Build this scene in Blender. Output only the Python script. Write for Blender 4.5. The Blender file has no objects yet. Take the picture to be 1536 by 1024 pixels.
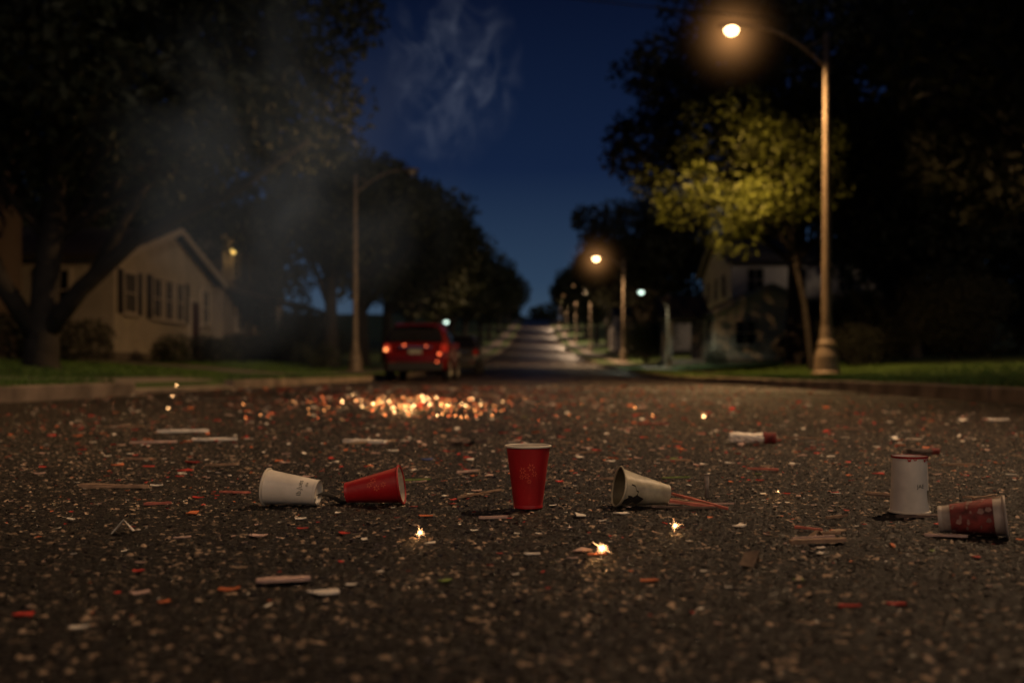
import bpy, math, random
import numpy as np
from mathutils import Vector, Matrix, Quaternion
random.seed(7); rng=np.random.default_rng(11)
scene=bpy.context.scene; COL=scene.collection
scene.view_settings.view_transform='Standard'
scene.view_settings.look='None'; scene.view_settings.exposure=0

# ------------------------------------------------------------------ helpers
def link(o): COL.objects.link(o); return o
def mat(name,col,rough=.6,metal=0,var=0,vscale=5,bump=0,bscale=30,emit=None,estr=0,spec=.5):
    m=bpy.data.materials.new(name); m.use_nodes=True
    nt=m.node_tree; b=nt.nodes['Principled BSDF']
    b.inputs['Base Color'].default_value=(*col,1); b.inputs['Roughness'].default_value=rough
    b.inputs['Metallic'].default_value=metal; b.inputs['Specular IOR Level'].default_value=spec
    tc=nt.nodes.new('ShaderNodeTexCoord')
    if var>0:
        n=nt.nodes.new('ShaderNodeTexNoise'); n.inputs['Scale'].default_value=vscale; n.inputs['Detail'].default_value=5
        nt.links.new(tc.outputs['Object'],n.inputs['Vector'])
        r=nt.nodes.new('ShaderNodeValToRGB')
        r.color_ramp.elements[0].position=.3; r.color_ramp.elements[1].position=.7
        r.color_ramp.elements[0].color=(*[c*(1-var) for c in col],1)
        r.color_ramp.elements[1].color=(*[min(1,c*(1+var)) for c in col],1)
        nt.links.new(n.outputs['Fac'],r.inputs['Fac']); nt.links.new(r.outputs['Color'],b.inputs['Base Color'])
    if bump>0:
        n2=nt.nodes.new('ShaderNodeTexNoise'); n2.inputs['Scale'].default_value=bscale; n2.inputs['Detail'].default_value=6
        nt.links.new(tc.outputs['Object'],n2.inputs['Vector'])
        bp=nt.nodes.new('ShaderNodeBump'); bp.inputs['Strength'].default_value=.8; bp.inputs['Distance'].default_value=bump
        nt.links.new(n2.outputs['Fac'],bp.inputs['Height']); nt.links.new(bp.outputs['Normal'],b.inputs['Normal'])
    if emit:
        b.inputs['Emission Color'].default_value=(*emit,1); b.inputs['Emission Strength'].default_value=estr
    return m
def mesh(name,verts,faces,m=None,smooth=False):
    me=bpy.data.meshes.new(name); me.from_pydata([tuple(v) for v in verts],[],faces); me.update()
    if m is not None: me.materials.append(m)
    if smooth:
        me.polygons.foreach_set('use_smooth',[True]*len(me.polygons))
    return me
def npmesh(name,V,F,m=None,smooth=False):
    me=bpy.data.meshes.new(name); V=np.asarray(V,dtype=np.float32); F=np.asarray(F,dtype=np.int32)
    k=F.shape[1]
    me.vertices.add(len(V)); me.vertices.foreach_set('co',V.ravel())
    me.loops.add(F.size); me.loops.foreach_set('vertex_index',F.ravel())
    me.polygons.add(len(F)); me.polygons.foreach_set('loop_start',np.arange(0,F.size,k,dtype=np.int32))
    me.polygons.foreach_set('loop_total',np.full(len(F),k,dtype=np.int32))
    me.update(calc_edges=True)
    if smooth: me.polygons.foreach_set('use_smooth',np.ones(len(F),dtype=bool))
    if m is not None: me.materials.append(m)
    return me
def top(name,me,loc=(0,0,0),label=None,cat=None,group=None,kind=None,rot=None):
    o=bpy.data.objects.new(name,me); link(o); o.location=loc
    if rot is not None: o.rotation_euler=rot
    if label: o['label']=label
    if cat: o['category']=cat
    if group: o['group']=group
    if kind: o['kind']=kind
    return o
def part(name,me,par,loc=(0,0,0),rot=None,label=None):
    o=bpy.data.objects.new(name,me); link(o); o.parent=par; o.location=loc
    if rot is not None: o.rotation_euler=rot
    if label: o['label']=label
    return o
class MB:
    def __init__(s): s.v=[]; s.f=[]
    def box(s,c,d,M=None,taper=1.0):
        n=len(s.v); hx,hy,hz=d[0]/2,d[1]/2,d[2]/2
        for z in(-1,1):
            t=taper if z>0 else 1
            for x,y in((-1,-1),(1,-1),(1,1),(-1,1)):
                p=Vector((x*hx*t,y*hy*t,z*hz))
                if M is not None: p=M@p
                s.v.append((p.x+c[0],p.y+c[1],p.z+c[2]))
        for f in((3,2,1,0),(4,5,6,7),(0,1,5,4),(1,2,6,5),(2,3,7,6),(3,0,4,7)): s.f.append(tuple(i+n for i in f))
    def tube(s,pts,rad,seg=10,cap=True):
        n0=len(s.v); pts=[Vector(p) for p in pts]
        for i,p in enumerate(pts):
            t=(pts[min(i+1,len(pts)-1)]-pts[max(i-1,0)]).normalized()
            a=Vector((0,0,1)) if abs(t.z)<.9 else Vector((1,0,0))
            u=t.cross(a).normalized(); w=t.cross(u)
            for k in range(seg):
                an=2*math.pi*k/seg; q=p+(u*math.cos(an)+w*math.sin(an))*rad[i]; s.v.append(tuple(q))
        for i in range(len(pts)-1):
            for k in range(seg):
                a=n0+i*seg+k; b=n0+i*seg+(k+1)%seg; s.f.append((a,b,b+seg,a+seg))
        if cap:
            s.f.append(tuple(n0+k for k in range(seg))[::-1]); s.f.append(tuple(n0+(len(pts)-1)*seg+k for k in range(seg)))
    def rev(s,prof,seg=48,close=False,c=(0,0,0)):
        n0=len(s.v)
        for r,z in prof:
            for k in range(seg):
                an=2*math.pi*k/seg; s.v.append((c[0]+r*math.cos(an),c[1]+r*math.sin(an),c[2]+z))
        L=len(prof)
        for i in range(L if close else L-1):
            for k in range(seg):
                a=n0+i*seg+k; b=n0+i*seg+(k+1)%seg; j=(i+1)%L
                s.f.append((a,b,n0+j*seg+(k+1)%seg,n0+j*seg+k))
    def ell(s,c,r,nu=16,nv=10):
        n0=len(s.v)
        for j in range(nv+1):
            ph=math.pi*j/nv
            for i in range(nu):
                th=2*math.pi*i/nu
                s.v.append((c[0]+r[0]*math.sin(ph)*math.cos(th),c[1]+r[1]*math.sin(ph)*math.sin(th),c[2]+r[2]*math.cos(ph)))
        for j in range(nv):
            for i in range(nu):
                s.f.append((n0+j*nu+i,n0+(j+1)*nu+i,n0+(j+1)*nu+(i+1)%nu,n0+j*nu+(i+1)%nu))
    def mesh(s,name,m,smooth=False): return mesh(name,s.v,s.f,m,smooth)

# ------------------------------------------------------------------ terrain profile
PY=[-80,0,30,45,64,92,120,150,200,270,360,420,520,900]
PZ=[0,0,.03,.25,.68,1.55,2.7,4.1,7.2,12.6,19.5,21.5,21.5,16]
def prof(y): return float(np.interp(y,PY,PZ))
KL,KR=-4.5,4.0
LX=[-400,-60,-30,-20,-14,-11,-8.2,KL-.15,KL-.10,KR+.10,KR+.15,7.2,10,13,20,30,60,400]
LZ=[2.5,2.0,1.0,.8,.6,.40,.15,.125,-.08,-.08,.125,.15,.35,.45,.8,1.0,2.0,2.5]
def gz(x,y): return prof(y)+float(np.interp(x,LX,LZ))

# ------------------------------------------------------------------ materials
def asphalt():
    m=bpy.data.materials.new('asphalt'); m.use_nodes=True; nt=m.node_tree; b=nt.nodes['Principled BSDF']
    N=nt.nodes.new; L=nt.links.new
    geo=N('ShaderNodeNewGeometry')
    v=N('ShaderNodeTexVoronoi'); v.inputs['Scale'].default_value=140; L(geo.outputs['Position'],v.inputs['Vector'])
    n=N('ShaderNodeTexNoise'); n.inputs['Scale'].default_value=600; n.inputs['Detail'].default_value=4; L(geo.outputs['Position'],n.inputs['Vector'])
    n3=N('ShaderNodeTexNoise'); n3.inputs['Scale'].default_value=1.3; n3.inputs['Detail'].default_value=6; L(geo.outputs['Position'],n3.inputs['Vector'])
    sep=N('ShaderNodeSeparateColor'); L(v.outputs['Color'],sep.inputs['Color'])
    r=N('ShaderNodeValToRGB'); e=r.color_ramp.elements
    e[0].position=0; e[0].color=(.006,.0052,.005,1); e[1].position=1; e[1].color=(.54,.40,.29,1)
    a=e.new(.66); a.color=(.011,.0092,.0085,1); a=e.new(.92); a.color=(.028,.022,.018,1)
    L(sep.outputs['Red'],r.inputs['Fac'])
    mx=N('ShaderNodeMix'); mx.data_type='RGBA'; mx.blend_type='MULTIPLY'; mx.inputs[0].default_value=.8
    r3=N('ShaderNodeValToRGB'); r3.color_ramp.elements[0].position=.3; r3.color_ramp.elements[1].position=.7
    r3.color_ramp.elements[0].color=(.5,.5,.5,1); r3.color_ramp.elements[1].color=(1.25,1.2,1.15,1)
    L(n3.outputs['Fac'],r3.inputs['Fac']); L(r.outputs['Color'],mx.inputs[6]); L(r3.outputs['Color'],mx.inputs[7])
    L(mx.outputs[2],b.inputs['Base Color'])
    rr=N('ShaderNodeMapRange'); rr.inputs['To Min'].default_value=.18; rr.inputs['To Max'].default_value=.85
    L(sep.outputs['Green'],rr.inputs['Value']); L(rr.outputs['Result'],b.inputs['Roughness'])
    b.inputs['Specular IOR Level'].default_value=.26
    mm=N('ShaderNodeMath'); mm.operation='MULTIPLY_ADD'; mm.inputs[1].default_value=.5; L(n.outputs['Fac'],mm.inputs[0])
    inv=N('ShaderNodeMath'); inv.operation='SUBTRACT'; inv.inputs[0].default_value=.7; L(v.outputs['Distance'],inv.inputs[1]); L(inv.outputs[0],mm.inputs[2])
    bp=N('ShaderNodeBump'); bp.inputs['Strength'].default_value=1.0; bp.inputs['Distance'].default_value=.0035
    L(mm.outputs[0],bp.inputs['Height']); L(bp.outputs['Normal'],b.inputs['Normal'])
    return m
M_asph=asphalt()
M_kerb=mat('kerb_stone',(.20,.155,.12),.8,var=.5,vscale=2.5,bump=.01,bscale=25)
M_side=mat('concrete_paving',(.24,.20,.165),.85,var=.3,vscale=1.5,bump=.004,bscale=40)
M_grass=mat('lawn',(.045,.08,.015),.9,var=.55,vscale=1.2,bump=.05,bscale=12)
M_blade=mat('grass_blade',(.08,.145,.022),.7,var=.5,vscale=2)
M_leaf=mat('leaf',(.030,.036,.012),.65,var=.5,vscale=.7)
M_leaf2=mat('leaf_lamplit',(.125,.150,.022),.6,var=.75,vscale=.7)  # lamplight put into the colour: brighter leaves for the lit tree
M_bark=mat('bark',(.030,.024,.019),.9,var=.4,vscale=4,bump=.03,bscale=14)
M_pole=mat('painted_steel_pole',(.22,.17,.12),.55,metal=.2,var=.25,vscale=3)
M_head=mat('lamp_housing',(.16,.14,.12),.5,metal=.5)

# ------------------------------------------------------------------ ground, road
ys=[-80,-20,0,10,20,30,36,45,54,64,78,92,105,120,135,150,175,200,235,270,315,360,390,420,520,700,900,1500]
V=[];F=[]
for y in ys:
    for x in LX: V.append((x,y,gz(x,y)))
nx=len(LX)
for j in range(len(ys)-1):
    for i in range(nx-1): a=j*nx+i; F.append((a,a+1,a+1+nx,a+nx))
top('ground',mesh('ground',V,F,M_grass,True),kind='structure')

def grid(xs,ysv,zf=None):
    X,Y=np.meshgrid(xs,ysv); Z=np.interp(Y,PY,PZ) if zf is None else zf(X,Y)
    n=len(xs); idx=np.arange(len(ysv)*n).reshape(len(ysv),n)
    F=np.stack([idx[:-1,:-1],idx[:-1,1:],idx[1:,1:],idx[1:,:-1]],-1).reshape(-1,4)
    return np.stack([X,Y,Z],-1).reshape(-1,3),F
CELL=.0085
def hsh(a,b,k):
    t=np.sin(a*127.1+b*311.7+k*74.7)*43758.5453; return t-np.floor(t)
def stones(X,Y):
    cx=np.floor(X/CELL); cy=np.floor(Y/CELL); H=np.zeros_like(X)
    for dx in(-1,0,1):
        for dy in(-1,0,1):
            a=cx+dx;b=cy+dy
            px=(a+.5+.7*(hsh(a,b,1)-.5))*CELL; py=(b+.5+.7*(hsh(a,b,2)-.5))*CELL
            R=CELL*(.38+.30*hsh(a,b,3)); hh=.0010+.0040*hsh(a,b,4)**1.9
            an=hsh(a,b,5)*3.14; st=1+.4*hsh(a,b,6)
            u=(X-px)*np.cos(an)+(Y-py)*np.sin(an); w=-(X-px)*np.sin(an)+(Y-py)*np.cos(an)
            q=1-((u/st)**2+(w*1.1)**2)/R**2
            H=np.maximum(H,hh*np.sqrt(np.clip(q,0,1)))
    lo=.0008*np.sin(X*23+np.sin(Y*9))*np.sin(Y*17+1)
    return H+lo-.0015
def zA(X,Y): return stones(X,Y)*np.clip((Y-.6)/.08,0,1)
def zB(X,Y): return stones(X,Y)*np.clip((11.5-Y)/3.5,0,1)
dyl=[.6]
while dyl[-1]<4.3: dyl.append(dyl[-1]+.0030+.0014*(dyl[-1]-.6))
dyl[-1]=4.3
yB=[4.3]
while yB[-1]<11.5: yB.append(yB[-1]+.009+.0025*(yB[-1]-4.3))
yB[-1]=11.5
parts=[grid(np.arange(-2.6,2.4001,.0033),np.array(dyl),zA),
       grid(np.linspace(KL,-2.6,150),np.array(dyl[::4]+[4.3]),zA),grid(np.linspace(2.4,KR,130),np.array(dyl[::4]+[4.3]),zA),
       grid(np.linspace(KL,KR,1150),np.array(yB),zB),
       grid(np.linspace(KL,KR,10),np.array([-60,-20,.6])),
       grid(np.linspace(KL,KR,10),np.array([11.5,20,30,36,45,54,64,78,92,105,120,135,150,175,200,235,270,315,360,390,420,600]))]
Vs=[];Fs=[];o=0
for v,f in parts: Vs.append(v); Fs.append(f+o); o+=len(v)
top('road',npmesh('road',np.concatenate(Vs),np.concatenate(Fs),M_asph,True),kind='structure')

def strip(name,x0,x1,z0,z1,m,y0=-40,y1=420,seg=None):
    yy=[y0]+[y for y in PY if y0<y<y1]+[y1]
    V=[];F=[]
    for y in yy:
        p=prof(y); V+=[(x0,y,p+z0),(x0,y,p+z1),(x1,y,p+z1),(x1,y,p+z0)]
    for i in range(len(yy)-1):
        a=i*4
        for k in range(4): F.append((a+k,a+(k+1)%4,a+4+(k+1)%4,a+4+k))
    F.append((0,1,2,3)); n=len(V); F.append((n-1,n-2,n-3,n-4))
    return mesh(name,V,F,m)
def kerb(name,x0,x1,drops=()):
    mb=MB(); y=-20
    while y<400:
        L=1.2 if y<60 else 8
        dz=random.uniform(-.008,.008); dx=random.uniform(-.008,.008)
        if any(a<=y+L/2<=b for a,b in drops): dz-=.085
        s=math.atan2(prof(y+L)-prof(y),L); M=Matrix.Rotation(s,3,'X')
        z=(prof(y)+prof(y+L))/2
        mb.box(((x0+x1)/2+dx,y+L/2,z+.025+dz),(x1-x0,L-.012,.21),M,taper=1)
        y+=L
    o=top(name,mb.mesh(name,M_kerb),kind='structure')
    bv=o.modifiers.new('bevel','BEVEL'); bv.width=.018; bv.segments=2
DR=[(11.6,15.0),(29.0,32.0)]
kerb('kerb',KL-.17,KL,DR); kerb('kerb',KR,KR+.17)
top('sidewalk',strip('sidewalk',-7.4,-5.7,.0,.155,M_side),kind='structure')
top('sidewalk',strip('sidewalk',5.4,6.4,.0,.150,M_side),kind='structure')
def drive(y0,y1):
    V=[];F=[];xs=[-14,-11,-8.2,-7.5,-5.6,-5.0,KL-.02]
    for i,x in enumerate(xs):
        for y in(y0-(.5 if i==6 else .2 if i==5 else 0),y1+(.5 if i==6 else .2 if i==5 else 0)): V.append((x,y,prof(y)+[.62,.43,.19,.17,.165,.145,.04][i]))
    for i in range(6): F.append((2*i,2*i+2,2*i+3,2*i+1))
    top('driveway',mesh('driveway',V,F,M_side),kind='structure')
for a,b in DR: drive(a,b)

def blades(n):
    y=5+rng.random(n)**1.6*40
    side=rng.random(n)<.5
    x=np.where(side,KL-.2-rng.random(n)**1.3*8,KR+.2+rng.random(n)**1.3*8)
    ok=~((x<-5.6)&(x>-7.5))&~((x>5.35)&(x<6.45))&~((x<0)&(y>11.2)&(y<15.4))&~((x<0)&(y>28.7)&(y<32.4))
    x=x[ok];y=y[ok];n=len(x)
    z=np.interp(y,PY,PZ)+np.interp(x,LX,LZ)
    h=rng.uniform(.04,.10,n); w=.006+.0006*y; an=rng.random(n)*6.28; lx=rng.normal(0,.03,n); ly=rng.normal(0,.03,n)
    A=np.stack([x-w*np.cos(an),y-w*np.sin(an),z-.01],-1);B=np.stack([x+w*np.cos(an),y+w*np.sin(an),z-.01],-1)
    C=np.stack([x+lx,y+ly,z+h],-1)
    V=np.stack([A,B,C],1).reshape(-1,3); return V,np.arange(3*n).reshape(-1,3)
V,F=blades(120000)
top('grass',npmesh('grass',V,F,M_blade),kind='stuff',label='short mown green grass along the kerbs',cat='grass')

# ------------------------------------------------------------------ trees
def crown_mesh(name,centers,radii,per,size,m,squash=.75):
    Vl=[]
    for c,r in zip(centers,radii):
        n=int(per*r*r)
        d=rng.normal(size=(n,3)); d/=np.linalg.norm(d,axis=1)[:,None]
        rr=r*(.45+.62*rng.random(n)**.6)
        p=np.array(c)+d*rr[:,None]*np.array([1,1,squash])
        Vl.append(p)
    P=np.concatenate(Vl); n=len(P)
    u=rng.normal(size=(n,3)); u/=np.linalg.norm(u,axis=1)[:,None]
    t=rng.normal(size=(n,3)); w=np.cross(u,t); w/=np.linalg.norm(w,axis=1)[:,None]
    s=size*rng.uniform(.6,1.3,n)[:,None]
    V=np.stack([P-u*s,P-w*s*.5,P+u*s,P+w*s*.5],1).reshape(-1,3)
    return npmesh(name,V,np.arange(4*n).reshape(-1,4),m)
def tree_data(seed,H,R,trunk_h,K,per,size,m,cz=None,lean=(0,0),rs=(.9,1.6),trunk_r=.35,ry=None,fork=False):
    rnd=random.Random(seed); cz=cz or (trunk_h+ (H-trunk_h)*.5); rz=(H-cz)*1.0; ry=ry or R
    cents=[];rad=[]
    for i in range(K):
        while True:
            d=Vector((rnd.uniform(-1,1),rnd.uniform(-1,1),rnd.uniform(-1,1)))
            if .35<d.length<1: break
        sc=rnd.uniform(.8,1.15)
        cents.append((lean[0]+d.x*R*sc*.85,lean[1]+d.y*ry*sc*.85,cz+d.z*rz*.85)); rad.append(rnd.uniform(*rs))
    mb=MB()
    pts=[(0,0,-.3),(0,0,.15),(lean[0]*.1,lean[1]*.1,trunk_h*.5),(lean[0]*.3,lean[1]*.3,trunk_h),(lean[0]*.6,lean[1]*.6,trunk_h+(cz-trunk_h)*.7),(lean[0],lean[1],cz+rz*.5)]
    mb.tube(pts,[trunk_r*1.5,trunk_r*1.15,trunk_r*.9,trunk_r*.75,trunk_r*.45,trunk_r*.12],12)
    if fork:
        mb.tube([(0,0,.6),(.9,-.2,1.6),(2.2,-.4,2.7),(4.2,-.5,3.6),(5.6,-.4,4.6)],[trunk_r*.7,trunk_r*.6,trunk_r*.5,trunk_r*.32,trunk_r*.12],10)
        mb.tube([(0,0,.5),(-.6,-.5,1.8),(-1.2,-.8,3.6),(-2.2,-1.0,5.5)],[trunk_r*.7,trunk_r*.6,trunk_r*.45,trunk_r*.2],10)
        mb.tube([(1.1,-.2,1.8),(1.6,.4,3.2),(2.6,.6,5.0)],[trunk_r*.45,trunk_r*.36,trunk_r*.18],8)
    for c in sorted(cents,key=lambda c:-abs(c[0])-abs(c[1]))[:16]:
        k=rnd.uniform(0,.9)
        s0=Vector(pts[3])*(1-k)+Vector(pts[4])*k
        if rnd.random()<.3: s0=Vector(pts[2])*.3+Vector(pts[3])*.7
        e=Vector(c); mid=s0.lerp(e,.5)+Vector((rnd.uniform(-.4,.4),rnd.uniform(-.4,.4),rnd.uniform(-.2,.6)))
        r0=trunk_r*rnd.uniform(.28,.45)
        mb.tube([s0,s0.lerp(mid,.5)+Vector((0,0,.15)),mid,e],[r0,r0*.8,r0*.55,r0*.15],7)
    return mb.mesh('trunk',M_bark,True),crown_mesh('crown',cents,rad,per,size,m)
def place_tree(data,x,y,s=1,rot=0,label='tall leafy street tree, dark at night, on a lawn',group='street trees'):
    e=top('street_tree',None,(x,y,gz(x,y)),label,'tree',group)
    e.scale=(s,s,s); e.rotation_euler=(0,0,rot)
    part('trunk',data[0],e); part('crown',data[1],e); return e
M_dark=mat('leaf_unlit',(.016,.018,.008),.8,var=.4,vscale=.5)  # shade put into the colour: blackened leaves for trees outside the lamplight
big=tree_data(1,13.5,6.6,3.0,95,230,.13,M_leaf,cz=8.0,rs=(1.0,1.9),trunk_r=.30,lean=(.8,0),fork=True)
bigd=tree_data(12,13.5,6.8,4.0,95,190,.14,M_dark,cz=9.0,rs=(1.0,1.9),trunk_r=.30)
mid1=tree_data(2,11,4.6,3.0,55,150,.16,M_leaf,rs=(.9,1.6))
mid2=tree_data(3,12,5.0,3.2,60,150,.16,M_leaf,rs=(.9,1.7))
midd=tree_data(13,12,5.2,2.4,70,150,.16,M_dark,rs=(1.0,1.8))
far1=tree_data(4,14,5.2,3.0,55,55,.27,M_leaf,rs=(1.1,1.9))
far2=tree_data(5,13,4.8,3.0,50,55,.27,M_leaf,rs=(1.1,1.9))
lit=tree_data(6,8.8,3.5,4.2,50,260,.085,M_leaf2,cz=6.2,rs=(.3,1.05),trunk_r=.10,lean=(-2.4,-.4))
place_tree(big,-10.2,20.5,1,0,'huge old spreading tree with low limbs beside the house')
place_tree(mid2,-18,44.0,1.0,1,'tall dark tree standing between the houses')
place_tree(mid1,-9.2,44.5,1.0,2,'tall dark tree just beyond the unlit lamp pole')
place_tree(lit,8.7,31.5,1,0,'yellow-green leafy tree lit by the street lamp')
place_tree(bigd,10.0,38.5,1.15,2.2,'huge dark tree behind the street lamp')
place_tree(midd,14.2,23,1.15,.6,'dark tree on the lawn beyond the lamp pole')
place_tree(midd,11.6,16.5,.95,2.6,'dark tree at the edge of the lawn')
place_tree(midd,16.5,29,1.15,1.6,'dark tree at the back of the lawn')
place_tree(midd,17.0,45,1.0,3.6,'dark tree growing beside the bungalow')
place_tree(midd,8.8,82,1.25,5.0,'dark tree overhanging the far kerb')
k=0
for (x,y,s) in [(-9.3,53,1.05),(-9.0,60,1.0),(-9.2,72,1.0),(-8.8,88,1.0),(-9,105,1.0),(-9,125,1.05),(-8.5,150,1.1),(-8.5,178,1.1),(-8,210,1.1),(-8,245,1.1),(-8,285,1.1),(-9,330,1.0),
                (11,94,.9),(9.6,116,1.05),(9.5,132,1.05),(9.3,155,1.1),(9,182,1.1),(9,215,1.1),(9,255,1.1),(9.5,300,1.0),(10,345,1.0),(21,48,1.2),(24,66,1.2),(-22,30,1.1),(-22,52,1.2),(18,84,1.0)]:
    place_tree([far1,far2][k%2] if y>60 else ([mid1,mid2][k%2] if x<0 else midd),x,y,s,k*1.7); k+=1
cs=[];rd=[]
for i in range(90):
    x=random.uniform(-70,80); cs.append((x,random.uniform(440,520),21+random.uniform(2,7 if abs(x)<12 else 13))); rd.append(random.uniform(3,6))
top('woodland',crown_mesh('woodland',cs,rd,9,1.0,M_leaf),kind='stuff',label='distant dark wood at the end of the street',cat='woodland')
for s in(-1,1):
    cs=[];rd=[]
    for i in range(150):
        y=random.uniform(8,110); cs.append((s*random.uniform(25,32),y,gz(s*28,y)+random.uniform(.5,8))); rd.append(random.uniform(1.4,2.6))
    top('woodland',crown_mesh('woodland',cs,rd,45,.34,M_dark),kind='stuff',label='dark belt of trees and hedge behind the gardens',cat='woodland')
def shrub_data(seed,r,h,m,K=14):
    rnd=random.Random(seed)
    cs=[(rnd.uniform(-r,r)*.7,rnd.uniform(-r,r)*.7,rnd.uniform(.2,.75)*h) for _ in range(K)]
    mb=MB()
    for c in cs[:6]: mb.tube([(0,0,-.1),(c[0]*.5,c[1]*.5,c[2]*.6),c],[.04,.025,.01],6)
    return mb.mesh('stem',M_bark,True),crown_mesh('foliage',cs,[h*.32]*K,900,.05,m)
sh1=shrub_data(1,.9,1.2,M_leaf); sh2=shrub_data(2,1.2,1.6,M_dark); sh4=shrub_data(4,1.6,3.2,M_dark,22)
M_leafg=mat('leaf_green',(.05,.085,.02),.6,var=.4,vscale=2)
sh3=shrub_data(3,1.5,3.0,M_leafg,20)
for i,(x,y,d,s) in enumerate([(-12.3,33.6,sh1,.9),(-12.2,36.5,sh2,.8),(-12.4,39,sh1,.9),(-12.3,41.6,sh2,.9),(-12.5,46,sh2,1),(-12.8,27,sh2,.9),(-12.6,24.5,sh2,1),(-12.5,50,sh1,1.2),
        (12.6,47,sh2,1.3),(10.6,40,sh2,1.0),(10.5,33,sh2,1.1),(14.4,47.5,sh4,1.1),(16.6,48,sh4,1.1),(18.5,49,sh4,1.2),(6.9,63,sh3,1.0),(-8.8,40,sh1,1),(-8,64,sh2,1.3),(13.2,40,sh4,1.0),(16,38,sh4,1.1),(9.0,49.8,sh1,.8),(-11.0,45,sh4,.9),(-10.5,48,sh4,.8)]):
    e=top('shrub',None,(x,y,gz(x,y)),'rounded green garden shrub on the lawn' if d is not sh3 else 'bright green tall shrub under a street lamp','shrub','garden shrubs')
    e.scale=(s,s,s); e.rotation_euler=(0,0,i*1.3)
    part('stem',d[0],e); part('foliage',d[1],e)

# ------------------------------------------------------------------ houses
def siding(name,col):
    m=mat(name,col,.75,var=.15,vscale=1.2); nt=m.node_tree
    tc=nt.nodes.new('ShaderNodeTexCoord'); w=nt.nodes.new('ShaderNodeTexWave'); w.bands_direction='Z'; w.wave_profile='SAW'; w.inputs['Scale'].default_value=1.6
    nt.links.new(tc.outputs['Object'],w.inputs['Vector']); bp=nt.nodes.new('ShaderNodeBump'); bp.inputs['Distance'].default_value=.03; bp.inputs['Strength'].default_value=.7
    nt.links.new(w.outputs['Fac'],bp.inputs['Height']); nt.links.new(bp.outputs['Normal'],nt.nodes['Principled BSDF'].inputs['Normal']); return m
M_trim=mat('white_trim',(.45,.40,.34),.6,var=.1)
M_glass=mat('dark_window_glass',(.012,.012,.014),.12,var=.3,vscale=.8)
M_shut=mat('dark_shutter',(.03,.025,.022),.6,var=.2)
M_roof=mat('roof_shingle',(.05,.042,.036),.85,var=.4,vscale=6,bump=.01,bscale=40)
M_door=mat('painted_door',(.07,.03,.02),.5,var=.2)
M_found=mat('foundation_stone',(.14,.12,.10),.9,var=.4,vscale=5,bump=.02,bscale=10)
M_brick=mat('chimney_brick',(.12,.05,.035),.85,var=.4,vscale=12)
def winmesh(w,h):
    g=MB(); g.box((0,0,0),(.03,w,h))
    f=MB()
    for s in(-1,1):
        f.box((.03,s*(w/2+.05),0),(.08,.10,h+.2)); f.box((.03,0,s*(h/2+.05)),(.078,w,.10))
    f.box((.022,0,0),(.04,w,.05)); f.box((.020,0,0),(.036,.03,h))
    s=MB(); s.box((.06,0,-h/2-.13),(.18,w+.34,.06))
    return g.mesh('window',M_glass),f.mesh('frame',M_trim),s.mesh('sill',M_trim)
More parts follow.
